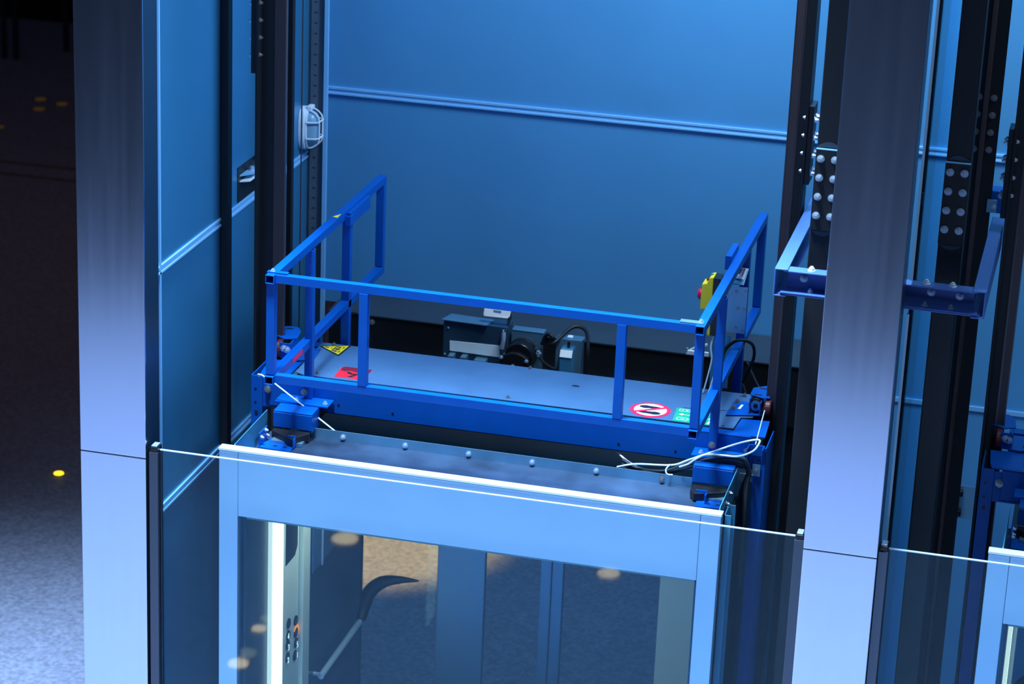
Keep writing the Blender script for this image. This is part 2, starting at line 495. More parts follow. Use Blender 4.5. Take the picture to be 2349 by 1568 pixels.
# ------------------------------------------------------------------ lift car cabin
def make_cabin(ox, label):
    r = thing('lift_car', label, 'lift car', (ox + 1.19, 1.0, FL + 0.15), 'glazed lift cars')
    def X(a):
        return ox + a
    MB().box(X(0.0945), X(2.2865), 0.0, 0.05, -0.337, -0.012).build('lintel', 'lintel', r, 0.003)
    lt = MB().box(X(0.0), X(0.094), 0.0, 0.05, FL + 0.15, -0.012)
    lt.build('door_jamb', 'lintel', r, 0.003)
    MB().box(X(2.287), X(2.38), 0.0, 0.05, FL + 0.15, -0.012).build('door_jamb', 'lintel', r, 0.003)
    plabel(MB().box(X(-0.002), X(2.382), -0.004, 0.05, -0.012, 0.0).build('top_trim', 'trim', r, 0.002), 'bright aluminium strip along the top of the front')
    MB().box(X(0.06), X(2.36), 0.05, 0.56, -0.126, -0.12).build('front_roof', 'roof', r)
    MB().box(X(0.06), X(2.36), 0.56, 2.08, -0.36, -0.35).build('rear_roof', 'black', r)
    fl = MB().box(X(0.26), X(2.15), 0.553, 0.558, -0.12, -0.072).build('roof_upstand', 'zinc', r)
    for px in (0.433, 0.747, 1.063, 1.377, 1.69, 2.007):
        MB().bolt((X(px), 0.553, -0.100), (0, -1, 0), 0.95).build('bolt', 'bolt' if px < 2 else 'bolt_dull', fl)
    MB().box(X(0.06), X(2.36), 0.56, 0.565, -0.35, -0.12).build('roof_step', 'black', r)
    MB().prism([(0.03, -0.12), (0.515, -0.12), (0.515, 0.008), (0.06, 0.002), (0.03, -0.02)], 'x', X(0.056), X(0.060)).build('side_plate', 'teal', r)
    pl = MB().prism([(0.05, -0.13), (0.575, -0.13), (0.575, 0.004), (0.075, 0.004), (0.05, -0.03)], 'x', X(2.358), X(2.362)).build('side_plate', 'teal', r)
    for yy, zz in ((0.25, -0.05), (0.33, -0.03), (0.30, -0.09)):
        MB().bolt((X(2.362), yy, zz), (1, 0, 0), 0.9).build('bolt', 'bolt_dull', pl)
    # cabin interior
    MB().box(X(0.094), X(2.287), 0.022, 0.030, FL + 0.15, -0.337).build('front_pane', 'glass_car', r)
    MB().box(X(0.105), X(0.115), 0.06, 2.0, FL + 0.15, -0.36).build('cabin_wall', 'cabin', r)
    MB().box(X(2.270), X(2.285), 0.06, 2.0, FL + 0.15, -0.36).build('cabin_wall', 'cabin', r)
    MB().box(X(0.10), X(2.285), 0.04, 2.0, FL + 0.10, FL + 0.15).build('cabin_floor', 'floor_car', r)
    MB().box(X(0.10), X(2.285), 0.06, 2.0, -0.372, -0.362).build('cabin_ceiling', 'cop', r)
    ld = MB().box(X(0.115), X(0.132), 0.40, 0.565, FL + 0.3, -0.40).build('light_strip', 'led', r)
    MB().box(X(0.115), X(0.134), 0.382, 0.398, FL + 0.3, -0.40).build('strip_edge', 'led_edge', ld)
    cp = MB().box(X(0.115), X(0.125), 0.575, 0.83, FL + 0.3, -0.40).build('control_panel', 'cop', r)
    MB().box(X(0.115), X(0.150), 0.835, 0.945, FL + 0.3, -0.40).build('panel_return', 'cop', cp, 0.004)
    MB().prism([(0.62, -0.50), (0.80, -0.50), (0.80, -0.82), (0.76, -0.86), (0.62, -0.86)], 'x', X(0.125), X(0.128)).build('display', 'ink', cp)
    for k, (y, z) in enumerate(((0.672, -1.20), (0.668, -1.265), (0.660, -1.315), (0.660, -1.385), (0.785, -1.235), (0.790, -1.305), (0.795, -1.365), (0.780, -1.43))):
        bt = MB().lathe((X(0.125), y, z), [(0.027, 0), (0.027, 0.006), (0.022, 0.008)], 16, 'x').build('button', 'ink', cp)
    MB().lathe((X(0.126), 0.800, -1.300), [(0.034, 0), (0.034, 0.004), (0.026, 0.005)], 20, 'x').build('lit_ring', 'led_orange', cp)
    for y, z, txt in ((0.655, -1.262, '4'), (0.660, -1.325, '3'), (0.655, -1.395, '2'), (0.80, -1.375, '5'), (0.80, -1.435, '1')):
        cu = bpy.data.curves.new('digit', 'FONT')
        cu.body = txt
        cu.size = 0.045
        cu.extrude = 0.0006
        cu.align_x = 'CENTER'
        tmp = bpy.data.objects.new('digit', cu)
        COL.objects.link(tmp)
        me = bpy.data.meshes.new_from_object(tmp.evaluated_get(bpy.context.evaluated_depsgraph_get())) if False else tmp.to_mesh().copy()
        tmp.to_mesh_clear()
        bpy.data.objects.remove(tmp)
        me.materials.clear()
        me.materials.append(M['led_mark'])
        rot = Matrix(((0, 0, 1, X(0.1345)), (1, 0, 0, y), (0, 1, 0, z - 0.016), (0, 0, 0, 1)))
        me.transform(Matrix.Translation(-cp.parent.location) @ rot)
        d = bpy.data.objects.new('digit', me)
        COL.objects.link(d)
        d.parent = cp
    wd = MB().box(X(0.115), X(0.14), 1.02, 1.43, -1.075, -0.40).build('wall_display', 'stile', r, 0.004)
    MB().box(X(0.140), X(0.143), 1.165, 1.185, -1.09, -0.40).build('display_edge', 'trim', wd)
    hr = MB().tube([(X(0.165), 1.10, -1.70), (X(0.165), 1.80, -1.70)], 0.017, 14).build('handrail', 'white', r, smooth=True)
    MB().tube([(X(0.117), 1.12, -1.70), (X(0.166), 1.12, -1.70)], 0.012, 12).build('rail_end', 'trim', hr, smooth=True)
    MB().tube([(X(0.165), 1.79, -1.70), (X(0.165), 1.83, -1.70)], 0.020, 14).build('rail_collar', 'black', hr, smooth=True)
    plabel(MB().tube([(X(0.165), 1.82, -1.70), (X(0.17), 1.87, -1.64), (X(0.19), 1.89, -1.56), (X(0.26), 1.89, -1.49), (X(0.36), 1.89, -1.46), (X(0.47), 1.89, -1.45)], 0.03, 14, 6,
                     [0.026, 0.034, 0.040, 0.036, 0.022, 0.004]).build('shadow_tube', 'ink', hr, smooth=True), 'dark curved tube standing in for a shadow-like shape by the handrail')  # made-up tube past the handrail, drawn for a dark shadow-like shape
    if ox == 0:
        area('cabin_fill', (X(0.55), 0.8, -0.39), (X(0.4), 0.75, -3), 0.25, 0.25, 4, (1.0, 0.97, 0.85))  # added fill lamp, brightens the control panel side of the cabin
    # rear doors with glass
    for a, b in ((0.115, 0.56), (0.83, 1.14), (1.268, 1.80)):
        MB().box(X(a), X(b), 1.955, 1.963, FL + 0.15, -0.37).build('rear_pane', 'glass_rear', r)
    MB().box(X(0.56), X(0.83), 1.94, 1.975, FL + 0.15, -0.37).build('rear_stile', 'stile', r, 0.004)
    MB().box(X(1.14), X(1.2015), 1.94, 1.975, FL + 0.15, -0.37).build('rear_stile', 'stile', r, 0.004)
    MB().box(X(1.2055), X(1.268), 1.94, 1.975, FL + 0.15, -0.37).build('rear_stile', 'stile', r, 0.004)
    MB().box(X(1.80), X(2.27), 1.94, 1.975, FL + 0.15, -0.37).build('rear_panel', 'cop', r, 0.004)
    # right outside edge of the car
    c = MB().box(X(2.372), X(2.376), 0.14, 0.27, FL + 0.2, -0.06).box(X(2.372), X(2.405), 0.14, 0.145, FL + 0.2, -0.06).box(X(2.372), X(2.405), 0.265, 0.27, FL + 0.2, -0.06)
    c.build('side_channel', 'teal', r)
    MB().box(X(2.362), X(2.370), 0.055, 2.0, FL + 0.15, -0.14).build('outer_skin', 'dark', r)
    return r


cabin = make_cabin(0.0, 'middle lift car with pale steel front and glass doors, below the blue guard rail')


# ------------------------------------------------------------------ car frame: crosshead, uprights, platform plate
def make_frame(ox, label):
    r = thing('car_frame', label, 'lift frame', (ox + 1.19, 0.95, -0.35), 'blue steel car frames')
    def X(a):
        return ox + a
    b = MB().box(X(0.0), X(2.39), 0.71, 0.718, -0.05, 0.105).box(X(0.0), X(2.39), 0.71, 0.775, 0.097, 0.105).box(X(0.0), X(2.39), 0.71, 0.775, -0.05, -0.042)
    cb = b.build('crosshead_beam', 'blue', r, 0.003)
    for px, pz in ((0.359, 0.0), (0.635, -0.008), (1.761, -0.013), (2.037, -0.013), (2.285, 0.045), (2.285, -0.02)):
        MB().cyl((X(px), 0.7095, pz), (0, -1, 0), 0.006, 0.0012, 12).build('bolt_hole', 'black', cb)
    b = MB().box(X(0.0), X(2.39), 1.262, 1.27, -0.05, 0.105).box(X(0.0), X(2.39), 1.205, 1.27, 0.097, 0.105)
    b.build('crosshead_beam', 'blue', r, 0.003)
    # uprights, C section
    for side, (a, c) in enumerate(((-0.095, -0.035), (2.412, 2.470))):
        u = MB()
        zt = 0.10 if side == 0 else 0.06
        out = a if side == 0 else c - 0.006
        u.box(X(a), X(c), 0.712, 0.718, FL + 0.2, zt)
        u.box(X(a if side == 0 else c - 0.006), X(a + 0.006 if side == 0 else c), 0.718, 0.95, FL + 0.2, zt)
        up_ = u.build('upright', 'blue', r, 0.002)
        for z in ((0.03, -0.04) if side == 0 else (-0.005,)):
            MB().cyl((X((a + c) / 2 - 0.006), 0.7115, z), (0, -1, 0), 0.006, 0.0012, 12).build('bolt_hole', 'black', up_)
        if side == 0:
            MB().box(X(a + 0.02), X(a + 0.036), 0.710, 0.7118, -0.105, -0.085).build('bolt_hole', 'black', up_)
    # end gusset plates
    g = MB().box(X(-0.035), X(0.09), 0.716, 0.722, -0.06, 0.09).build('gusset_plate', 'blue', r, 0.002)
    bolts([(X(-0.005), 0.716, 0.035)], (0, -1, 0), g, 'bolt_dull', 1.4)
    g = MB().box(X(2.31), X(2.415), 0.716, 0.722, -0.06, 0.09).build('gusset_plate', 'blue', r, 0.002)
    bolts([(X(2.375), 0.716, 0.035), (X(2.372), 0.716, -0.03)], (0, -1, 0), g, 'bolt_dull', 1.2)
    MB().prism([(2.300, 0.78), (2.312, 0.72), (2.455, 0.735), (2.445, 0.95), (2.310, 0.935), (2.304, 0.86)], 'z', 0.099, 0.106).build('end_plate', 'blue', r) if ox == 0 else None
    bx = MB().box(X(2.385), X(2.462), 0.70, 0.706, 0.02, 0.075).box(X(2.385), X(2.391), 0.64, 0.70, 0.02, 0.075).box(X(2.456), X(2.462), 0.64, 0.70, 0.02, 0.075)
    bx.build('end_bracket', 'blue', r, 0.002)
    if True:
        MB().prism([(X(-0.06), 0.78), (X(-0.07), 0.94), (X(0.09), 0.96), (X(0.09), 0.73), (X(-0.05), 0.72)], 'z', 0.099, 0.106).build('end_plate', 'blue', r)
    # platform
    p = MB().prism([(X(0.155), 0.775), (X(0.105), 0.80), (X(0.095), 1.255), (X(2.355), 1.268), (X(2.36), 0.96), (X(2.305), 0.94), (X(2.295), 0.785)], 'z', 0.1055, 0.110)
    pp = p.build('platform_plate', 'plate', r)
    bolts([(X(0.165), 1.235, 0.110), (X(0.045 + 0.17), 0.815, 0.110), (X(1.19), 1.245, 0.110), (X(1.184), 0.812, 0.110), (X(2.275), 1.24, 0.110), (X(0.33), 1.275 - 0.03, 0.110)], (0, 0, 1), pp, 'bolt_dull', 0.75)
    return r, pp


frame, plate = make_frame(0.0, 'blue steel frame and standing platform over the middle lift car')

# ------------------------------------------------------------------ stickers on the platform (parts of the plate)
Z0 = 0.1105


def flatpoly(pts, z, name, m, parent, label=None):
    o = MB().prism(pts, 'z', z, z + 0.0006).build(name, m, parent)
    if label:
        plabel(o, label)
    return o


def lerp(a, b, t):
    return (a[0] + (b[0] - a[0]) * t, a[1] + (b[1] - a[1]) * t)


# yellow crushing-hazard triangle
A, B, Cc = (0.098, 1.196), (0.252, 1.285 - 0.02), (0.236, 1.085)
st = flatpoly([A, B, Cc], Z0, 'warning_sticker', 'ink', frame, 'yellow and black triangular crush warning sticker')
cen = ((A[0] + B[0] + Cc[0]) / 3, (A[1] + B[1] + Cc[1]) / 3)
flatpoly([lerp(cen, p, 0.80) for p in (A, B, Cc)], Z0 + 0.0006, 'sticker_face', 'yellow', st)


def tri(u, v):
    """triangle coordinates: u from the left tip (0) to the far side (1), v across the far side"""
    e = lerp(B, Cc, v)
    return lerp(A, e, u)


for quad in ([(.22, .40), (.38, .42), (.38, .60), (.22, .55)], [(.46, .44), (.50, .44), (.50, .58), (.46, .58)],
             [(.56, .18), (.60, .18), (.60, .85), (.56, .85)], [(.62, .22), (.76, .26), (.76, .36), (.62, .32)],
             [(.62, .48), (.78, .42), (.78, .54), (.70, .62), (.62, .58)], [(.62, .70), (.78, .70), (.74, .80), (.62, .80)],
             [(.84, .22), (.90, .30), (.87, .30), (.87, .42), (.85, .42), (.85, .30), (.81, .30)],
             [(.84, .78), (.81, .70), (.84, .70), (.84, .58), (.86, .58), (.86, .70), (.89, .70)]):
    flatpoly([tri(u, v) for u, v in quad], Z0 + 0.0012, 'pictogram', 'ink', st)

# red sticker
P = [(0.318, 0.955), (0.300, 0.935), (0.303, 0.80), (0.45, 0.80), (0.455, 0.955)]
st = flatpoly(P, Z0, 'red_sticker', 'red', frame, 'red sticker with a dark printed symbol')
flatpoly([(0.306, 0.90), (0.33, 0.885), (0.36, 0.905), (0.39, 0.89), (0.42, 0.90), (0.453, 0.885), (0.453, 0.953), (0.319, 0.953), (0.306, 0.938)], Z0 + 0.0006, 'sticker_dark_part', 'dark_red', st)  # darker red upper part of the sticker
for q in ([(0.350, 0.890), (0.380, 0.868), (0.43, 0.872), (0.43, 0.855), (0.372, 0.853), (0.347, 0.87)], [(0.365, 0.82), (0.392, 0.852), (0.404, 0.850), (0.385, 0.815)], [(0.41, 0.852), (0.428, 0.852), (0.44, 0.81), (0.425, 0.81)]):
    flatpoly(q, Z0 + 0.0012, 'pictogram', 'ink', st)

# no stepping sign
cx, cyy, R = 1.873, 0.889, 0.099
circ = lambda r, n=40: [(cx + r * math.cos(2 * math.pi * k / n), cyy + r * math.sin(2 * math.pi * k / n)) for k in range(n)]
st = flatpoly(circ(R), Z0, 'no_step_sign', 'magenta', frame, 'round red and white sign with two crossed out shoe prints')
flatpoly(circ(0.080), Z0 + 0.0006, 'sign_face', 'white_ink', st)


def sole(x, y, ln, w, flip):
    pts = []
    n = 28
    for k in range(n):
        t = 2 * math.pi * k / n
        u = math.cos(t)
        hw = w * (0.75 + 0.25 * u * flip) * (1.0 if abs(u) > 0.35 else 0.78)
        pts.append((x + u * ln, y + math.sin(t) * hw))
    return pts


s1 = flatpoly(sole(1.872, 0.922, 0.058, 0.026, -1), Z0 + 0.0012, 'shoe_print', 'ink', st)
s2 = flatpoly(sole(1.872, 0.850, 0.058, 0.026, 1), Z0 + 0.0012, 'shoe_print', 'ink', st)
dx, dy = 0.067, 0.046
nx, ny = -0.0052, 0.0076
flatpoly([(cx - dx + nx, cyy - dy + ny), (cx - dx - nx, cyy - dy - ny), (cx + dx - nx, cyy + dy - ny), (cx + dx + nx, cyy + dy + ny)], Z0 + 0.0018, 'slash', 'magenta', st)

# green sticker
st = flatpoly([(2.000, 0.790), (2.200, 0.783), (2.192, 0.955), (1.990, 0.965)], Z0, 'green_sticker', 'green', frame, 'green instruction sticker with white boxes and arrows')


def stroke(pts, w=0.003):
    for a, b in zip(pts, pts[1:]):
        d = Vector((b[0] - a[0], b[1] - a[1]))
        n = Vector((-d.y, d.x)).normalized() * w / 2
        flatpoly([(a[0] + n.x, a[1] + n.y), (a[0] - n.x, a[1] - n.y), (b[0] - n.x, b[1] - n.y), (b[0] + n.x, b[1] + n.y)], Z0 + 0.0006, 'white_mark', 'white_ink', st)


for (x0, x1, y0, y1) in ((2.008, 2.060, 0.925, 0.952), (2.015, 2.065, 0.81, 0.84), (2.118, 2.17, 0.925, 0.95)):
    stroke([(x0, y0), (x1, y0), (x1, y1), (x0, y1), (x0, y0)])
stroke([(2.024, 0.93), (2.024, 0.947)]); stroke([(2.038, 0.93), (2.045, 0.947), (2.048, 0.932)])
stroke([(2.03, 0.825), (2.05, 0.825)]); stroke([(2.066, 0.825), (2.085, 0.825)])
flatpoly([(2.012, 0.880), (2.035, 0.895), (2.033, 0.868)], Z0 + 0.0006, 'arrow', 'white_ink', st)
stroke([(2.03, 0.881), (2.10, 0.879)], 0.004)
flatpoly([(2.180, 0.862), (2.162, 0.875), (2.163, 0.848)], Z0 + 0.0006, 'arrow', 'white_ink', st)
stroke([(2.088, 0.805), (2.092, 0.845)], 0.008)
stroke([(2.168, 0.795), (2.174, 0.84)], 0.010)

# small lid and slots on the plate
MB().box(2.02, 2.14, 0.975, 1.045, 0.110, 0.1125).build('cover_plate', 'plate', frame)
MB().prism([(1.46 + 0.02 * math.cos(a) * 1.0, 1.085 + 0.012 * math.sin(a)) for a in [2 * math.pi * k / 16 for k in range(16)]], 'z', 0.1101, 0.1106).build('slot', 'ink', frame)
MB().prism([(2.255, 1.225), (2.285, 1.222), (2.287, 1.232), (2.257, 1.236)], 'z', 0.1101, 0.1106).build('slot', 'ink', frame)
MB().prism([(2.235, 0.800), (2.25, 0.80), (2.25, 0.812), (2.235, 0.812)], 'z', 0.1101, 0.1106).build('slot', 'ink', frame)
MB().prism([(2.19, 0.995), (2.235, 1.005), (2.26, 0.985), (2.263, 0.990), (2.237, 1.011), (2.19, 1.0)], 'z', 0.1101, 0.1106).build('slot', 'ink', frame)


# isolating brackets between frame and car roof
def iso(x0, x1, mir, label):
    r = thing('roof_bracket', label, 'bracket', ((x0 + x1) / 2, 0.5, -0.12), 'blue brackets with rubber pads on the car roof')
    br = MB().box(x0, x1, 0.490, 0.496, -0.066, 0.012).box(x0, x1, 0.496, 0.70, 0.012, 0.018)
    if mir < 0:
        br.box(x1 - 0.006, x1, 0.496, 0.62, -0.08, 0.012)
    else:
        br.box(x0, x0 + 0.006, 0.496, 0.62, -0.08, 0.012)
    br.build('angle_bracket', 'blue', r, 0.004)
    top = MB().box(x0 - 0.03, x1 + 0.045 if mir < 0 else x1 + 0.02, 0.60, 0.705, 0.019, 0.025).build('top_plate', 'blue', r)
    bolts([((x0 + x1) / 2 - 0.03, 0.64, 0.025), (x1 + 0.02 if mir < 0 else x0 + 0.01, 0.64, 0.025)], (0, 0, 1), top, 'bolt', 0.8)
    xs = [x0 + 0.004, x1 - 0.03, x1 - 0.005, x1 - 0.06]
    if mir < 0:
        pd = MB().prism([(x0 + 0.09, 0.40), (x0 + 0.135, 0.375), (x1 - 0.005, 0.47), (x1 - 0.005, 0.489), (x0 + 0.005, 0.489), (x0 + 0.005, 0.455)], 'z', -0.108, -0.07)
    else:
        pd = MB().prism([(x1 - 0.10, 0.40), (x0 + 0.03, 0.38), (x0 + 0.005, 0.42), (x0 + 0.005, 0.489), (x1 - 0.005, 0.489), (x1 - 0.005, 0.455)], 'z', -0.112, -0.075)
    pd.build('rubber_pad', 'black', r, 0.003)
    MB().box(x0 + 0.02, x1 - 0.02, 0.40, 0.488, -0.118, -0.10).build('pad_base', 'zinc', r)
    if mir < 0:
        bp = MB().prism([(0.072, 0.335), (0.240, 0.318), (0.238, 0.43), (0.098, 0.45)], 'z', -0.1195, -0.113)
        bp.box(0.078, 0.084, 0.335, 0.45, -0.113, -0.045)
        tab = (0.205, 0.245)
    else:
        bp = MB().prism([(2.203, 0.325), (2.318, 0.33), (2.312, 0.475), (2.203, 0.47)], 'z', -0.1195, -0.113)
        tab = (2.196, 0 and 0 or 2.25)
    b = bp.build('base_plate', 'blue', r, 0.002)
    MB().box(tab[0], tab[1], 0.395, 0.400, -0.113, -0.062).box(tab[1] - 0.005, tab[1], 0.36, 0.40, -0.113, -0.07).build('stop_tab', 'blue', b)
    if mir < 0:
        bolts([(0.084, 0.36, -0.075), (0.084, 0.42, -0.06), (0.084, 0.44, -0.095)], (1, 0, 0), b, 'bolt', 0.8)
    hs = MB()
    for k in (0.35, 0.75):
        cxx = (0.10 + 0.12 * k) if mir < 0 else (2.215 + 0.11 * k)
        hs.box(cxx, cxx + 0.018, 0.36, 0.375, -0.1128, -0.1122)
    hs.build('slot_hole', 'ink', b)
    return r


iso(0.097, 0.292, -1, 'blue bracket with black rubber pad at the left end of the car roof')
iso(2.160, 2.352, 1, 'blue bracket with black rubber pad at the right end of the car roof')


# ------------------------------------------------------------------ guard rail
gr = thing('guard_rail', 'blue square tube guard rail around the platform on the middle lift car', 'guard rail', (1.2, 1.0, 0.105))
W = 0.042
LX, RX, YF = 0.180, 2.185, 0.132
zt0, zt1 = 0.790, 0.830
zb0, zb1 = 0.300, 0.340
MB().sqtube('x', LX + W, RX, YF + 0.006, YF + 0.044, zt0, zt1).build('top_rail', 'blue', gr, 0.002)
MB().sqtube('x', LX + W, RX, YF + 0.006, YF + 0.044, zb0, zb1).build('lower_rail', 'blue', gr, 0.002)
for x, yend in ((LX, 1.915), (RX, 1.975)):
    MB().sqtube('y', YF - 0.015, yend, x, x + W, zt0, zt1 + 0.002).build('top_rail', 'blue', gr, 0.002)
    lr = MB().sqtube('y', YF - 0.015, yend, x, x + W, zb0 - 0.004, zb1 - 0.004).build('lower_rail', 'blue', gr, 0.002)
    if x == LX:
        lr_left = lr
    MB().sqtube('z', zb1, zt0, x + 0.001, x + W - 0.001, YF, YF + W).build('post', 'blue', gr, 0.002)
    bp = MB().sqtube('z', -0.04, zt0, x + 0.012, x + W + 0.010, 0.672, 0.706).build('post', 'blue', gr, 0.002)
    bolts([(x + 0.014 if x < 1 else x + 0.03, 0.672, 0.058), (x + 0.014 if x < 1 else x + 0.03, 0.672, -0.016)], (0, -1, 0), bp, 'bolt_dull', 1.15)
    yp = 1.29 if x == LX else 1.42
    MB().sqtube('z', -0.04, zt0, x, x + W, yp, yp + 0.042).build('post', 'blue', gr, 0.002)
    MB().sqtube('z', zb1, zt0, x, x + W, yend - W, yend).build('post', 'blue', gr, 0.002)
for x in (0.626, 1.831):
    pst = MB().sqtube('z', zb1, zt0, x, x + W, YF + 0.004, YF + 0.044).build('post', 'blue', gr, 0.002)
    if x < 1:
        MB().box(x + W, x + W + 0.0006, YF + 0.018, YF + 0.03, 0.53, 0.57).build('slot_hole', 'black', pst)
# corner lugs with bolts
lg = MB().box(LX - 0.004, LX + 0.095, YF + 0.02, YF + 0.05, zt1 + 0.002, zt1 + 0.007).build('corner_lug', 'blue', gr)
bolts([(LX + 0.02, YF + 0.035, zt1 + 0.007)], (0, 0, 1), lg, 'bolt', 0.75)
lg = MB().box(RX - 0.075, RX + 0.03, YF + 0.012, YF + 0.05, zt1 + 0.002, zt1 + 0.006).build('corner_lug', 'zinc', gr)
plabel(lg, 'bare zinc corner lug')
bolts([(RX + 0.018, YF + 0.035, zt1 + 0.006)], (0, 0, 1), lg, 'bolt', 0.75)
lg = MB().box(RX + 0.002, RX + 0.04, YF + 0.015, YF + 0.075, zb1 - 0.004, zb1).build('corner_lug', 'blue', gr)
bolts([(RX + 0.018, YF + 0.03, zb1)], (0, 0, 1), lg, 'bolt', 0.75)
# hinge pieces and small stickers
hg = MB().box(LX + W, LX + W + 0.022, 1.22, 1.56, zt0 - 0.035, zt1 - 0.008).box(LX + W, LX + W + 0.028, 1.20, 1.26, zt0 - 0.03, zt1 - 0.02)
hg.build('latch_bracket', 'blue', gr, 0.002)
MB().box(RX - 0.03, RX, 1.08, 1.30, zt0 + 0.005, zt1 + 0.035).build('latch_bracket', 'blue', gr, 0.002)
plabel(MB().prism([(LX + 0.008, 1.10), (LX + 0.036, 1.09), (LX + 0.034, 1.16)], 'z', zt1 + 0.0022, zt1 + 0.003).build('warning_sticker', 'yellow', gr), 'tiny yellow triangle sticker')
plabel(MB().box(LX + W, LX + W + 0.001, 0.41, 0.55, zb0 + 0.004, zb1 - 0.012).build('red_sticker', 'magenta', gr), 'red strip sticker')


# ------------------------------------------------------------------ roller guides
def roller_guide(pts, base, side, label):
    cx_ = sum(p[0] for p in pts) / len(pts)
    cy_2 = sum(p[1] for p in pts) / len(pts)
    r = thing('roller_guide', label, 'roller guide', (cx_, cy_2, 0.106), 'blue roller guides on the car frame')
    tp = MB().prism(pts, 'z', 0.194, 0.200).build('top_plate', 'blue', r, 0.002)
    s = MB()
    s.box(cx_ - 0.02, cx_ + 0.015, cy_2 + 0.04, cy_2 + 0.055, 0.2001, 0.2006)
    s.box(cx_ - 0.03, cx_ + 0.005, cy_2 - 0.05, cy_2 - 0.036, 0.2001, 0.2006)
    s.build('slot_hole', 'black', tp)
    bpl = MB().prism(base, 'z', 0.1125, 0.119).build('base_plate', 'blue', r, 0.002)
    if side < 0:
        v = MB().box(-0.033, 0.020, 0.955, 0.961, 0.118, 0.194).box(0.018, 0.024, 0.955, 1.10, 0.118, 0.194).build('upright_plate', 'blue', r, 0.002)
        bolts([(-0.008, 0.955, 0.165), (0.008, 0.955, 0.160)], (0, -1, 0), v, 'bolt', 1.2)
        bolts([(0.10, 1.08, 0.119), (0.085, 1.01, 0.119)], (0, 0, 1), bpl, 'bolt_dull', 0.9)
        MB().cyl((-0.055, 1.00, 0.14), (1, 0, 0), 0.055, 0.03, 24).build('roller', 'maroon', r, 0.006)
    else:
        v = MB().box(2.335, 2.341, 0.985, 1.10, 0.118, 0.194).box(2.388, 2.394, 0.965, 1.10, 0.118, 0.185).build('upright_plate', 'blue', r, 0.002)
        rl = MB().cyl((2.365, 1.00, 0.158), (0, 1, 0), 0.035, 0.04, 28).build('roller', 'black', r, 0.004)
        MB().lathe((2.365, 0.999, 0.158), [(0.026, 0), (0.026, -0.004), (0.018, -0.004)], 24, 'y').build('hub', 'zinc', rl)
        MB().cyl((2.365, 0.995, 0.158), (0, -1, 0), 0.011, 0.006, 16).build('hub', 'black', rl)
        MB().cyl((2.405, 1.02, 0.142), (1, 0, 0), 0.045, 0.035, 24).build('roller', 'maroon', r, 0.008)
        bolts([(2.258, 1.115, 0.119), (2.255, 1.02, 0.119), (2.345, 1.01, 0.119)], (0, 0, 1), bpl, 'bolt_dull', 1.05)
        MB().prism([(2.275, 1.03), (2.287, 1.03), (2.295, 1.09), (2.283, 1.09)], 'z', 0.119, 0.1196).build('label_tag', 'white_ink', bpl)
    return r


PL = [(-0.084, 1.172), (-0.067, 1.191), (-0.01, 1.191), (0.024, 1.131), (0.033, 1.028), (-0.023, 1.001), (-0.080, 1.039), (-0.091, 1.079), (-0.062, 1.099), (-0.063, 1.135)]
roller_guide(PL, [(-0.036, 0.956), (0.068, 0.943), (0.140, 0.985), (0.124, 1.140), (0.0, 1.14)], -1, 'blue roller guide with slotted top plate at the left end of the platform')
PR = [(2.33, 1.13), (2.388, 1.176), (2.416, 1.137), (2.429, 1.014), (2.398, 1.003), (2.329, 1.033)]
roller_guide(PR, [(2.241, 1.141), (2.367, 1.139), (2.400, 0.985), (2.232, 0.932)], 1, 'blue roller guide with dark wheel at the right end of the platform')

# ------------------------------------------------------------------ second bay: partial copies
P2 = 3.564
cabin2 = make_cabin(P2, 'right hand lift car, only its left front corner in view')
frame2, plate2 = make_frame(P2, 'blue steel frame of the right hand lift car, cut by the picture edge')
rg2 = None
for o in list(bpy.data.objects):
    if o.name.startswith('roller_guide') and o.parent is None and o.location.x < 1:
        rg2 = copy_tree(o)
        rg2.location.x += P2
        rg2['label'] = 'blue roller guide on the right hand lift car frame'
for o in list(bpy.data.objects):
    if o.name == 'roof_bracket' and o.parent is None:
        rb2 = copy_tree(o)
        rb2.location.x += P2
        rb2['label'] = 'blue bracket on the roof of the right hand lift car'

# ------------------------------------------------------------------ machinery behind the platform
r = thing('landing_header', 'dark steel door header with grey top behind the door machinery', 'door header', (1.1, 2.32, -0.6))
MB().box(-0.19, 2.42, 2.26, 2.40, -0.42, -0.081).build('front_face', 'black', r)
MB().box(-0.192, 2.425, 2.252, 2.69, -0.081, -0.074).build('top_flange', 'grey', r)
bolts([(0.057, 2.26, -0.115)], (0, -1, 0), r, 'bolt_dull', 1.1)
MB().box(2.30, 2.455, 2.30, 2.69, FL, -0.42).build('side_jamb', 'dark', r)
MB().box(-0.26, -0.10, 2.30, 2.69, FL, -0.42).build('side_jamb', 'dark', r)

r = thing('control_box', 'dark zinc control box with white label and white flap behind the platform', 'control box', (0.71, 2.05, -0.35))
MB().box(0.533, 0.885, 2.00, 2.12, -0.35, 0.040).build('housing', mat('dark_zinc', (0.05, 0.12, 0.20), 0.38, 0.6, 0.2, 5), r, 0.003)
MB().prism([(0.522, 1.99), (0.775, 1.98), (0.79, 2.08), (0.55, 2.10)], 'z', 0.042, 0.047).build('top_cover', 'zinc', r)
fp = MB().flat([(0.745, 2.02, 0.094), (0.75, 2.03, 0.140), (0.897, 2.03, 0.137), (0.890, 2.02, 0.098), (0.880, 2.015, 0.088), (0.752, 2.015, 0.086)])
fo = fp.build('flap', 'white_ink', r)
sm = fo.modifiers.new('thick', 'SOLIDIFY')
sm.thickness = 0.004
MB().box(0.80, 0.842, 2.018, 2.021, 0.105, 0.124).build('flap_print', 'lens', fo)
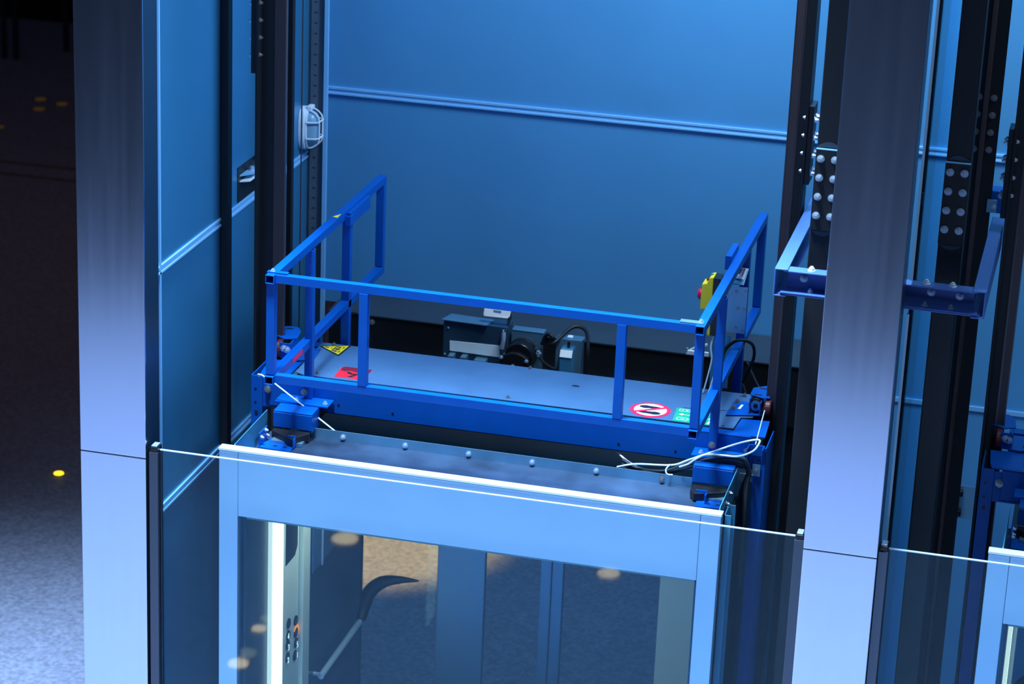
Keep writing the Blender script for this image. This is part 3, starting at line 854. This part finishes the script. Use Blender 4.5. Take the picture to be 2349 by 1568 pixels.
MB().prism([(0.885, 0.03), (0.897, 0.085), (0.895, 0.135), (0.882, 0.135), (0.87, 0.03)], 'y', 2.031, 2.034).build('flap_arm', 'grey', r)
plabel(MB().prism([(0.571, -0.071), (0.846, -0.065), (0.846, -0.130), (0.573, -0.126)], 'y', 1.996, 1.999).build('label', 'label', r), 'blank pale label')
for x in (0.575, 0.645):
    MB().box(x, x + 0.032, 1.94, 1.998, -0.165, -0.135).build('connector', 'zinc', r, 0.003)
MB().box(0.72, 0.785, 1.94, 1.998, -0.165, -0.142).build('connector', 'zinc', r, 0.003)
MB().tube([(0.87, 1.98, 0.02), (0.872, 1.97, -0.02), (0.865, 1.97, -0.07)], 0.012, 12, 4).build('cable_gland', 'bolt', r, smooth=True)
bolts([(0.56, 2.0, 0.0), (0.862, 2.0, 0.02), (0.545, 2.0, -0.15)], (0, -1, 0), r, 'bolt', 0.4)

r = thing('door_motor', 'black round door motor on a zinc plate between the control boxes', 'motor', (0.97, 2.05, -0.35))
mp_ = MB().box(0.902, 1.075, 2.03, 2.036, -0.35, 0.020).box(0.902, 1.075, 2.03, 2.10, 0.016, 0.022).build('mount_plate', 'zinc', r)
MB().cyl((0.966, 2.03, -0.095), (0, -1, 0), 0.0805, 0.03, 40).build('backing_ring', 'black', r, 0.004)
MB().cyl((0.966, 2.0, -0.095), (0, -1, 0), 0.078, 0.07, 40).build('motor_body', 'black_shiny', r, 0.006, True)
fa = MB().prism([(0.872, -0.16), (0.872, -0.10), (0.885, -0.082), (0.91, -0.072), (0.93, -0.062), (0.965, -0.062), (0.99, -0.07), (1.01, -0.08), (1.025, -0.09), (1.03, -0.11), (1.03, -0.20), (0.872, -0.20)], 'y', 1.90, 1.93)
fa = fa.build('end_cap', 'black', r, 0.006)
bolts([(0.880, 1.90, -0.092), (1.018, 1.90, -0.098), (0.945, 1.90, -0.135)], (0, -1, 0), fa, 'bolt', 0.75)
for x in (0.886, 1.02):
    MB().tube([(x, 1.93, -0.085), (x + 0.02, 2.02, -0.06)], 0.002, 6).build('tie_rod', 'bolt_dull', r)
MB().cyl((1.065, 1.97, -0.088), (0, 0, 1), 0.010, 0.03, 10).cyl((1.055, 1.97, -0.072), (1, 0, 0), 0.009, 0.025, 8).build('cable_gland', 'bolt', r)

r = thing('switch_box', 'narrow zinc switch box with white slanted lid right of the door motor', 'switch box', (1.22, 2.05, -0.35))
MB().box(1.150, 1.289, 2.0, 2.08, -0.35, 0.010).build('housing', 'zinc', r, 0.003)
MB().prism([(1.150, 2.0), (1.289, 2.0), (1.297, 2.08), (1.158, 2.08)], 'z', 0.010, 0.014).build('top_cover', 'zinc', r)
MB().box(1.205, 1.235, 2.02, 2.05, 0.014, 0.026).build('knob', 'white', r, 0.006)
MB().prism([(2.0, -0.35), (1.955, -0.35), (1.955, -0.07), (1.972, -0.036), (2.0, -0.03)], 'x', 1.184, 1.250).build('inner_box', 'teal', r, 0.002)
MB().prism([(1.953, -0.071), (1.951, -0.069), (1.970, -0.033), (1.973, -0.036)], 'x', 1.184, 1.250).build('lid', 'white_ink', r)
MB().box(1.214, 1.228, 1.995, 2.0, -0.03, 0.004).build('slot', 'black', r)

tag(MB().tube([(1.075, 2.0, -0.03), (1.10, 2.0, 0.028), (1.135, 1.99, 0.020), (1.12, 1.99, -0.02), (1.15, 1.97, 0.0), (1.22, 2.09, 0.055), (1.29, 2.09, 0.045), (1.325, 2.0, -0.02), (1.33, 1.98, -0.12), (1.33, 1.97, -0.34)], 0.010, 8, 6).build('cable', 'cable_dark', smooth=True),
    'black cable looping over the narrow switch box behind the platform', 'cable')
tag(MB().tube([(1.08, 1.96, -0.09), (1.10, 1.95, -0.11), (1.13, 1.95, -0.13), (1.17, 1.94, -0.14)], 0.009, 8, 5).build('cable', 'cable_dark', smooth=True),
    'short thick black cable between the door motor and the narrow switch box', 'cable')
tag(MB().tube([(0.74, 1.93, -0.150), (0.79, 1.92, -0.150), (0.84, 1.92, -0.165), (0.87, 1.93, -0.18)], 0.005, 8, 5).build('cable', 'cable', smooth=True),
    'short white cable under the control box label', 'cable')

# ------------------------------------------------------------------ inspection station on the right side of the guard rail
r = thing('inspection_station', 'yellow inspection control with red stop button on the right guard rail', 'control station', (2.12, 1.30, 0.36))
MB().prism([(2.025, 0.655), (2.05, 0.662), (2.060, 0.690), (2.080, 0.695), (2.080, 0.395), (2.066, 0.395), (2.060, 0.53), (2.022, 0.525)], 'y', 1.25, 1.34).build('yellow_cover', 'yellow', r, 0.004)
MB().box(2.080, 2.115, 1.25, 1.34, 0.395, 0.690).build('rear_shell', 'black_shiny', r, 0.004)
MB().cyl((2.022, 1.295, 0.59), (-1, 0, 0), 0.026, 0.008, 20).cyl((2.015, 1.295, 0.59), (-1, 0, 0), 0.030, 0.012, 20, 0.022).build('stop_button', 'magenta', r, smooth=True)
MB().cyl((2.045, 1.30, 0.662), (0.3, 0, 1), 0.007, 0.010, 10).build('push_button', 'dark_red', r)
MB().cyl((2.066, 1.30, 0.692), (0, 0, 1), 0.007, 0.006, 10).build('push_button', 'green', r)
MB().box(2.118, 2.135, 1.30, 1.306, 0.47, 0.60).build('side_label', 'cop', r)

r = thing('bracket_panel', 'zinc mounting panel with bolt holes inside the right guard rail', 'panel', (2.2, 1.32, 0.22))
MB().box(2.150, 2.246, 1.28, 1.284, 0.415, 0.652).box(2.13, 2.152, 1.28, 1.30, 0.40, 0.64).build('zinc_plate', 'zinc', r)
hb = MB()
for x, z in ((2.235, 0.635), (2.19, 0.625), (2.235, 0.54), (2.205, 0.54), (2.20, 0.44), (2.235, 0.43)):
    hb.cyl((x, 1.279, z), (0, -1, 0), 0.007, 0.003, 12)
hb.build('rivet', 'bolt_dull', r)
tp_ = MB().flat([(2.125, 1.30, 0.662), (2.222, 1.30, 0.657), (2.226, 1.415, 0.706), (2.150, 1.415, 0.712)]).build('top_flap', 'zinc', r)
tp_.modifiers.new('thick', 'SOLIDIFY').thickness = 0.004
l = MB().flat([(2.150, 1.33, 0.679), (2.216, 1.33, 0.676), (2.220, 1.41, 0.709), (2.165, 1.41, 0.713)]).build('notice', 'white_ink', tp_)
plabel(l, 'white printed notice')
l2 = MB().flat([(2.178, 1.36, 0.690), (2.190, 1.36, 0.6895), (2.196, 1.395, 0.704), (2.185, 1.395, 0.705)]).build('print', 'ink', tp_)
l2.location.z += 0.003
l3 = MB().flat([(2.202, 1.345, 0.6835), (2.206, 1.345, 0.683), (2.210, 1.40, 0.7055), (2.206, 1.40, 0.706)]).build('print', 'magenta', tp_)
l3.location.z += 0.003
MB().box(2.09, 2.18, 1.285, 1.29, 0.12, 0.395).build('lower_sheet', 'teal', r)

tag(MB().tube([(2.145, 1.29, 0.16), (2.150, 1.27, 0.30), (2.19, 1.26, 0.365), (2.235, 1.27, 0.385), (2.285, 1.30, 0.36), (2.295, 1.33, 0.29), (2.27, 1.36, 0.20), (2.24, 1.40, 0.12)], 0.008, 8, 6).build('cable', 'cable_dark', smooth=True),
    'black cable looped over the lower right guard rail', 'cable')
tag(MB().tube([(2.10, 1.27, 0.40), (2.09, 1.25, 0.34), (2.10, 1.24, 0.28), (2.09, 1.22, 0.20), (2.075, 1.20, 0.115)], 0.004, 8, 6).build('cable', 'cable', smooth=True),
    'thin white cable hanging from the yellow inspection control', 'cable')
tag(MB().tube([(2.112, 1.27, 0.40), (2.115, 1.25, 0.33), (2.125, 1.24, 0.25), (2.11, 1.22, 0.16), (2.10, 1.20, 0.115)], 0.0035, 8, 6).build('cable', 'label', smooth=True),
    'pale wire behind the thin white cable on the yellow inspection control', 'cable')
for k, pts in enumerate(([(2.235, 1.55, 0.17), (2.27, 1.55, 0.10), (2.31, 1.55, 0.03), (2.34, 1.55, -0.05)], [(2.19, 1.55, 0.12), (2.22, 1.55, 0.05), (2.25, 1.55, -0.03), (2.28, 1.55, -0.1)])):
    tag(MB().tube(pts, 0.007, 8, 5).build('hose', 'cable_flat', smooth=True), ('dark hose behind the platform, nearer the right guide rail', 'dark hose behind the right end of the platform, left of the other')[k], 'hose')
r = thing('limit_bracket', 'small white lever arm behind the right front corner of the guard rail', 'bracket', (1.95, 1.55, 0.2))
MB().box(1.925, 2.04, 1.52, 1.53, 0.185, 0.21).build('lever', 'white_ink', r, 0.003)
MB().prism([(1.94, 0.21), (1.99, 0.245), (2.03, 0.25), (2.03, 0.24), (1.99, 0.228), (1.95, 0.21)], 'y', 1.53, 1.54).build('arm', 'label', r)
MB().cyl((1.93, 1.525, 0.20), (0, 0, 1), 0.006, 0.02, 8).build('pin', 'bolt', r)

# ------------------------------------------------------------------ cables at the car corners
tag(MB().tube([(-0.036, 0.66, 0.118), (-0.03, 0.63, 0.138), (-0.005, 0.62, 0.140), (0.02, 0.61, 0.132), (0.058, 0.60, 0.119), (0.377, 0.60, -0.094), (0.40, 0.60, -0.11)], 0.0048, 8, 4).build('cable', 'cable', smooth=True),
    'white cable running slanted from the left end of the blue beam to the car roof', 'cable')
tag(MB().tube([(1.785, 0.575, -0.076), (1.877, 0.57, -0.046), (2.047, 0.56, -0.024), (2.129, 0.55, 0.018), (2.232, 0.55, 0.070), (2.333, 0.55, 0.121), (2.404, 0.55, 0.151), (2.446, 0.57, 0.154),
               (2.452, 0.56, 0.143), (2.429, 0.54, 0.107), (2.363, 0.53, 0.075), (2.284, 0.53, 0.07), (2.211, 0.53, 0.063), (2.16, 0.53, 0.03), (2.13, 0.53, 0.004), (2.089, 0.54, -0.02)], 0.0048, 8, 6).build('cable', 'cable', smooth=True),
    'white cable looped at the right end of the blue beam', 'cable')
tag(MB().tube([(2.453, 0.66, 0.27), (2.440, 0.64, 0.19), (2.43, 0.60, 0.119)], 0.003, 6).build('cable_tie', 'label', smooth=True), 'long pale blue cable tie hanging beside the right guide rail', 'cable tie')
tag(MB().tube([(2.045, 0.545, -0.015), (2.028, 0.53, -0.035), (2.035, 0.52, -0.055), (2.06, 0.53, -0.06)], 0.004, 8, 4).build('cable_tie', 'cable', smooth=True), 'short white cable tie around the black cables over the car roof', 'cable tie')
cbn = thing('cable_bundle', 'thick dark cables bundled over the right end of the car roof', 'cables', (2.1, 0.6, -0.1))
for k in range(3):
    dz, dy = (0.0, 0.020, 0.038)[k], (0, -0.010, -0.020)[k]
    MB().tube([(1.80, 0.64, -0.10 + dz), (1.90, 0.60 + dy, -0.085 + dz * 0.3), (2.02, 0.60 + dy, -0.078 + dz * 0.3), (2.145, 0.58 + dy, -0.032 + dz), (2.279, 0.57 + dy, 0.018 + dz), (2.346, 0.57 + dy, 0.028 + dz), (2.392, 0.57 + dy, 0.012 + dz * 1.1), (2.408 + dz * 0.3, 0.58 + dy, -0.02), (2.40 + dz * 0.3, 0.58 + dy, -0.10), (2.398 + dz * 0.3, 0.58 + dy, -0.6)],
                  0.009, 8, 6).build('cable_strand', 'cable_flat', cbn, smooth=True)
r = thing('cable_clip', 'small zinc cable clip bolted to the right blue upright', 'clip', (2.42, 0.7, -0.08))
cb_ = MB().box(2.410, 2.447, 0.702, 0.706, -0.083, -0.024).box(2.385, 2.412, 0.690, 0.694, -0.11, -0.05).build('clip_plate', 'zinc', r)
bolts([(2.428, 0.702, -0.052)], (0, -1, 0), r, 'bolt_dull', 0.8)
MB().cyl((2.415, 0.69, -0.075), (-1, 0, 0), 0.005, 0.06, 8).build('stud', 'bolt', r)
tag(MB().tube([(1.70, 0.75, 0.0), (1.735, 0.74, -0.05), (1.80, 0.70, -0.085), (1.86, 0.66, -0.095)], 0.005, 8, 5).build('cable', 'label', smooth=True), 'pale cable curving down from under the middle of the blue beam', 'cable')
tag(MB().tube([(0.11, 1.50, 0.10), (0.16, 1.55, 0.18), (0.21, 1.60, 0.14)], 0.006, 8, 5).build('cable', 'cable_dark', smooth=True), 'dark cable arched behind the left end of the platform', 'cable')


# ------------------------------------------------------------------ guide rails and posts
def guide_rail(x, s, zsp, nb, label, head='rail', hw=(0.05, 0.10)):
    """T rail; flange at x, head pointing along s; splice plate from zsp[0] to zsp[1]"""
    r = thing('guide_rail', label, 'guide rail', (x, 1.05, FL), 'lift car guide rails')
    def bx(mb, a, b, *rest):
        mb.box(min(x + s * a, x + s * b), max(x + s * a, x + s * b), *rest)
        return mb
    bx(MB(), 0.0, 0.014, 0.985, 1.115, FL, ZT).build('flange', 'dark', r, 0.002)
    bx(MB(), 0.014, hw[0], 1.04, 1.06, FL, ZT).build('web', 'dark', r)
    hd = bx(MB(), hw[0], hw[1], 1.038, 1.062, FL, ZT).build('head', 'rail', r, 0.003)
    if head != 'rail':
        bx(MB(), hw[1] - 0.005, hw[1], 1.036, 1.038, FL, ZT).build('machined_edge', head, hd)
        bx(MB(), hw[0] + 0.008, hw[0] + 0.012, 1.036, 1.038, FL, ZT).build('machined_edge', head, hd)
    sp = bx(MB(), -0.024, 0.0, 0.99, 1.11, zsp[0], zsp[1]).build('splice_plate', 'dark', r, 0.002)
    for k in range(nb):
        z = zsp[1] - 0.07 - k * 0.085
        for y in (1.02, 1.085):
            MB().bolt((x - s * 0.024, y, z), (-s, 0, 0), 1.1).build('bolt', 'bolt', sp)
        MB().bolt((x + s * 0.014, 1.01, z + 0.01), (s, 0, 0), 0.8).build('bolt_head', 'bolt_dull', sp)
    return r


guide_rail(-0.180, 1, (1.545, 1.95), 4, 'brownish guide rail just left of the blue guard rail', hw=(0.078, 0.138))
guide_rail(2.508, -1, (1.28, 1.655), 4, 'dark guide rail right of the middle lift car, bolted at the upper right', 'rail_bright')
guide_rail(3.442, 1, (1.22, 1.64), 4, 'dark guide rail near the right picture edge', 'rail_bright')


def post(x0, x1, label):
    r = thing('shaft_post', label, 'post', ((x0 + x1) / 2, 0.35, FL), 'dark steel posts behind the right column')
    MB().box(x0, x1, 0.30, 0.42, FL, ZT).build('post_tube', 'dark', r, 0.006)
    sp = MB().box(x0 - 0.001, x1 + 0.001, 0.285, 0.30, 1.28, 1.645).build('splice_plate', 'dark', r, 0.003)
    MB().box(x0, x1, 0.2845, 0.30, 1.645, 1.649).build('plate_edge', 'wall_trim', sp)
    for k in range(4):
        for x in (x0 + 0.022, x1 - 0.022):
            MB().bolt((x, 0.285, 1.604 - 0.0855 * k), (0, -1, 0), 1.15).build('bolt', 'bolt', sp)
    for z, a in ((1.655, 1), (1.275, -1)):
        MB().prism([(x0 + (x1 - x0) * t, z + a * 0.022 * math.sin(math.pi * t)) for t in [k / 12 for k in range(13)]], 'y', 0.297, 0.30).build('weld_scallop', 'grey', r)
    return r


post(2.636, 2.742, 'dark steel post with bolted splice plate, left of the right hand column')
post(3.194, 3.300, 'dark steel post with bolted splice plate, right of the right hand column')

# counterweight rail with two rows of bolts
r = thing('counterweight_rail', 'dark double rail with two rows of bolts in the right hand bay', 'rail', (3.28, 1.6, FL))
MB().box(3.205, 3.345, 1.60, 1.615, FL, ZT).build('flange', 'dark', r)
MB().box(3.263, 3.285, 1.54, 1.60, FL, ZT).build('web', 'rail', r, 0.003)
for k in range(4):
    for x in (3.238, 3.308):
        MB().bolt((x, 1.60, 1.63 - 0.085 * k), (0, -1, 0), 1.1).build('bolt', 'bolt_dull', r)
bb = thing('blue_bracket', 'blue block with zinc clips fixed behind the double rail', 'bracket', (3.36, 1.66, 1.05))
MB().box(3.33, 3.43, 1.62, 1.72, 1.06, 1.17).build('block', 'blue', bb, 0.004)
cl_ = MB().box(3.325, 3.375, 1.585, 1.598, 1.07, 1.135).build('clip', 'zinc', bb, 0.003)
bolts([(3.36, 1.585, 1.10)], (0, -1, 0), cl_, 'bolt', 0.8)
MB().box(3.205, 3.235, 1.585, 1.598, 1.07, 1.135).build('clip', 'grey', bb, 0.003)
gp = thing('zinc_plate', 'bare zinc plate with two black clips low in the right hand bay', 'plate', (3.37, 2.0, -0.7))
MB().box(3.325, 3.42, 1.995, 2.0, -0.70, -0.52).build('plate_sheet', 'zinc', gp)
for z in (-0.555, -0.665):
    MB().box(3.305, 3.345, 1.96, 1.994, z - 0.016, z + 0.016).build('clip', 'black_shiny', gp, 0.008)

# U-shaped blue rail bracket around the posts
r = thing('rail_bracket', 'pale blue U-shaped channel bracket passing behind the right hand column', 'bracket', (2.97, 0.6, 1.02))
x0, x1, z0, z1 = 2.520, 3.432, 1.030, 1.142
ch = MB().box(x0 + 0.05, x1 - 0.05, 0.160, 0.166, z0, z1).box(x0 + 0.04, x1 - 0.04, 0.095, 0.166, z1 - 0.007, z1).box(x0 + 0.02, x1 - 0.02, 0.095, 0.166, z0, z0 + 0.007)
ch.build('front_channel', 'blue_pale', r, 0.002)
MB().box(x0 + 0.03, x1 - 0.03, 0.088, 0.158, z0 + 0.010, z0 + 0.014).build('lower_strip', 'blue_pale', r)
for s, xx in ((1, x0), (-1, x1)):
    a = MB()
    a.box(min(xx, xx + s * 0.007), max(xx, xx + s * 0.007), 0.09, 1.25, z0, z1)
    a.box(min(xx, xx + s * 0.058), max(xx, xx + s * 0.058), 0.09, 1.25, z1, z1 + 0.007)
    a.box(min(xx, xx + s * 0.058), max(xx, xx + s * 0.058), 0.09, 1.25, z0 - 0.007, z0)
    a.build('side_arm', 'blue_pale', r, 0.003)
for x in (2.676, 3.173, 3.285):
    MB().bolt((x, 0.13, z1), (0, 0, 1), 1.15).build('bolt', 'white', r)
    MB().bolt((x, 0.13, z0 + 0.014), (0, 0, 1), 1.0).build('bolt', 'bolt', r)
for x, z in ((2.642, 1.094), (3.195, 1.098), (3.318, 1.094)):
    MB().bolt((x, 0.16, z), (0, -1, 0), 1.15).build('bolt', 'bolt', r)

# left shaft: posts, conduit, cables
tag(MB().box(-0.380, -0.341, 1.05, 1.11, FL, ZT).build('shaft_post', 'dark', bevel=0.003), 'narrow dark steel post close to the left shaft wall', 'post')
tag(MB().box(-0.384, -0.318, 1.64, 1.82, FL, ZT).build('wall_channel', 'dark', bevel=0.004), 'dark steel channel fixed upright on the left shaft wall behind the guide rail', 'channel')
tag(MB().box(-0.318, -0.290, 1.88, 1.92, FL, ZT).build('cable_duct', 'dark', bevel=0.003), 'narrow dark upright duct between the left guide rail and the wall lamp', 'duct')
tag(MB().tube([(-0.277, 2.0, FL), (-0.277, 2.0, ZT)], 0.004, 8).build('steel_rope', 'rail'), 'thin dark vertical rope in front of the wall lamp', 'rope')
r = thing('marker_tape', 'grey upright tape with evenly spaced notches in the back left corner', 'tape', (-0.345, 2.425, FL))
MB().box(-0.368, -0.325, 2.42, 2.428, FL, ZT).build('tape_strip', 'grey_light', r)
nt_ = MB()
z = -0.3
while z < 2.2:
    nt_.prism([(-0.352, z), (-0.343, z + 0.006), (-0.334, z), (-0.334, z - 0.003), (-0.343, z + 0.003), (-0.352, z - 0.003)], 'y', 2.418, 2.42)
    z += 0.0575
o = nt_.build('notch', 'dark', r)
o['kind'] = 'stuff'
r = thing('wall_bracket', 'pale slotted steel bracket poking from a dark opening in the left shaft wall', 'bracket', (-0.36, 1.47, 0.78))
MB().prism([(1.305, 0.78), (1.66, 0.78), (1.66, 0.965), (1.305, 0.965)], 'x', -0.3848, -0.382).build('opening', 'black', r)
pl_ = MB().prism([(-0.381, 1.33), (-0.335, 1.36), (-0.335, 1.56), (-0.381, 1.62)], 'z', 0.885, 0.891).build('slotted_plate', 'label', r)
MB().prism([(-0.381, 1.33), (-0.325, 1.40), (-0.325, 1.58), (-0.381, 1.64)], 'z', 0.915, 0.921).build('slotted_plate', 'wall_trim', r)
MB().box(-0.345, -0.325, 1.56, 1.568, 0.87, 0.935).build('tab', 'blue', r)
bolts([(-0.36, 1.45, 0.921), (-0.355, 1.53, 0.921)], (0, 0, 1), r, 'bolt', 1.2)

# bulkhead lamp
r = thing('bulkhead_lamp', 'white oval bulkhead lamp with a wire cage on the left shaft wall', 'lamp', (-0.36, 2.33, 0.925))


def oval(hw, hh, n=32):
    pts = []
    for k in range(n):
        t = 2 * math.pi * k / n
        c_, s_ = math.cos(t), math.sin(t)
        pts.append((2.33 + hw * math.copysign(abs(c_) ** 0.75, c_), 0.925 + hh * math.copysign(abs(s_) ** 0.75, s_)))
    return pts


MB().prism(oval(0.072, 0.118), 'x', -0.385, -0.350).build('base', 'white', r, 0.004)
MB().prism(oval(0.066, 0.110), 'x', -0.350, -0.338).build('rim', 'white', r, 0.003)
dm = MB()
rings = []
for k in range(8):
    t = k / 7 * math.pi / 2
    sc = math.cos(t) ** 0.6 if k < 7 else 0.12
    rings.append([dm.bm.verts.new((-0.338 + 0.052 * math.sin(t), 2.33 + (p[0] - 2.33) * sc, 0.925 + (p[1] - 0.925) * sc)) for p in oval(0.056, 0.098)])
for a, b in zip(rings, rings[1:]):
    for i in range(32):
        dm.bm.faces.new((a[i], a[(i + 1) % 32], b[(i + 1) % 32], b[i]))
dm.bm.faces.new(rings[-1])
dm.build('lens', 'lens', r, smooth=True)
MB().box(-0.350, -0.320, 2.30, 2.36, 1.030, 1.052).build('top_lug', 'white', r, 0.004)
for dyy in (-0.028, 0.028):
    pts = [(-0.338, 2.33 + dyy, 0.925 - 0.105)] + [(-0.338 + 0.062 * min(1, 1.25 * math.sin(t)), 2.33 + dyy, 0.925 - 0.105 * math.cos(t)) for t in [math.pi * k / 12 for k in range(1, 12)]] + [(-0.338, 2.33 + dyy, 0.925 + 0.105)]
    MB().tube(pts, 0.0045, 8).build('cage_bar', 'white', r, smooth=True)
for dz in (-0.045, 0.045):
    pts = [(-0.338, 2.265, 0.925 + dz)] + [(-0.338 + 0.062 * min(1, 1.25 * math.sin(t)), 2.33 - 0.065 * math.cos(t), 0.925 + dz) for t in [math.pi * k / 10 for k in range(1, 10)]] + [(-0.338, 2.395, 0.925 + dz)]
    MB().tube(pts, 0.0045, 8).build('cage_bar', 'white', r, smooth=True)

# ------------------------------------------------------------------ far hall at the left
def fz(o):
    return o


for k, (x, y, lab) in enumerate(((-8.95, 17.0, 'dark upright facade post far left behind the hall floor'), (-8.80, 17.0, 'slim dark facade post beside the far left one'), (-8.42, 17.6, 'dark facade post in the far hall, nearest the left column'), (-8.12, 17.6, 'dim facade post partly hidden by the left column'))):
    tag(MB().box(x - 0.025, x + 0.025, y - 0.03, y + 0.03, FL, 4.5).build('facade_post', 'grey'), lab, 'post')
for k, y in enumerate((12.9, 12.5)):
    structure(MB().box(-9, -4.5, y - 0.03, y + 0.03, FL, FL + 0.003).build('trim_%d' % (7 + k), 'inlay'))
lights = [((-3.246, 5.481), 0.038, 'amber', 'bright amber light set in the floor left of the left column'),
          ((-7.76, 15.35), 0.07, 'amber_dim', 'dim amber floor light far back, second from the left'),
          ((-7.46, 15.25), 0.07, 'amber_dim', 'dim amber floor light far back beside the left column'),
          ((-7.60, 14.95), 0.07, 'amber_dim', 'dim amber floor light far back between two others'),
          ((-7.72, 16.6), 0.05, 'amber_dim', 'dim amber floor light at the foot of the far facade posts'),
          ((-7.68, 14.1), 0.06, 'amber_dim', 'dim amber floor light far back at the left picture edge')]
lights += [((-0.938, -5.163), 0.10, 'peach', 'peach floor light in front, mirrored at the upper left of the car glass'),
           ((0.92, -5.201), 0.08, 'peach', 'peach floor light in front of the lifts, mirrored at the right of the car glass'),
           ((-1.032, -3.644), 0.05, 'peach', 'small peach floor light in front of the lifts, mirrored beside the light strip'),
           ((-0.99, -3.144), 0.07, 'peach', 'peach floor light closest to the lifts, mirrored on the left door jamb')]
for (x, y), rad, m, lab in lights:
    r = thing('floor_light', lab, 'floor light', (x, y, FL), 'amber lights in the hall floor')
    MB().lathe((x, y, FL), [(rad * 1.15, 0), (rad * 1.15, 0.004), (rad, 0.005)], 20).build('ring', 'dark', r)
    MB().lathe((x, y, FL + 0.005), [(rad * 0.95, 0), (rad * 0.9, 0.006), (rad * 0.5, 0.009)], 20).build('lens', m, r)
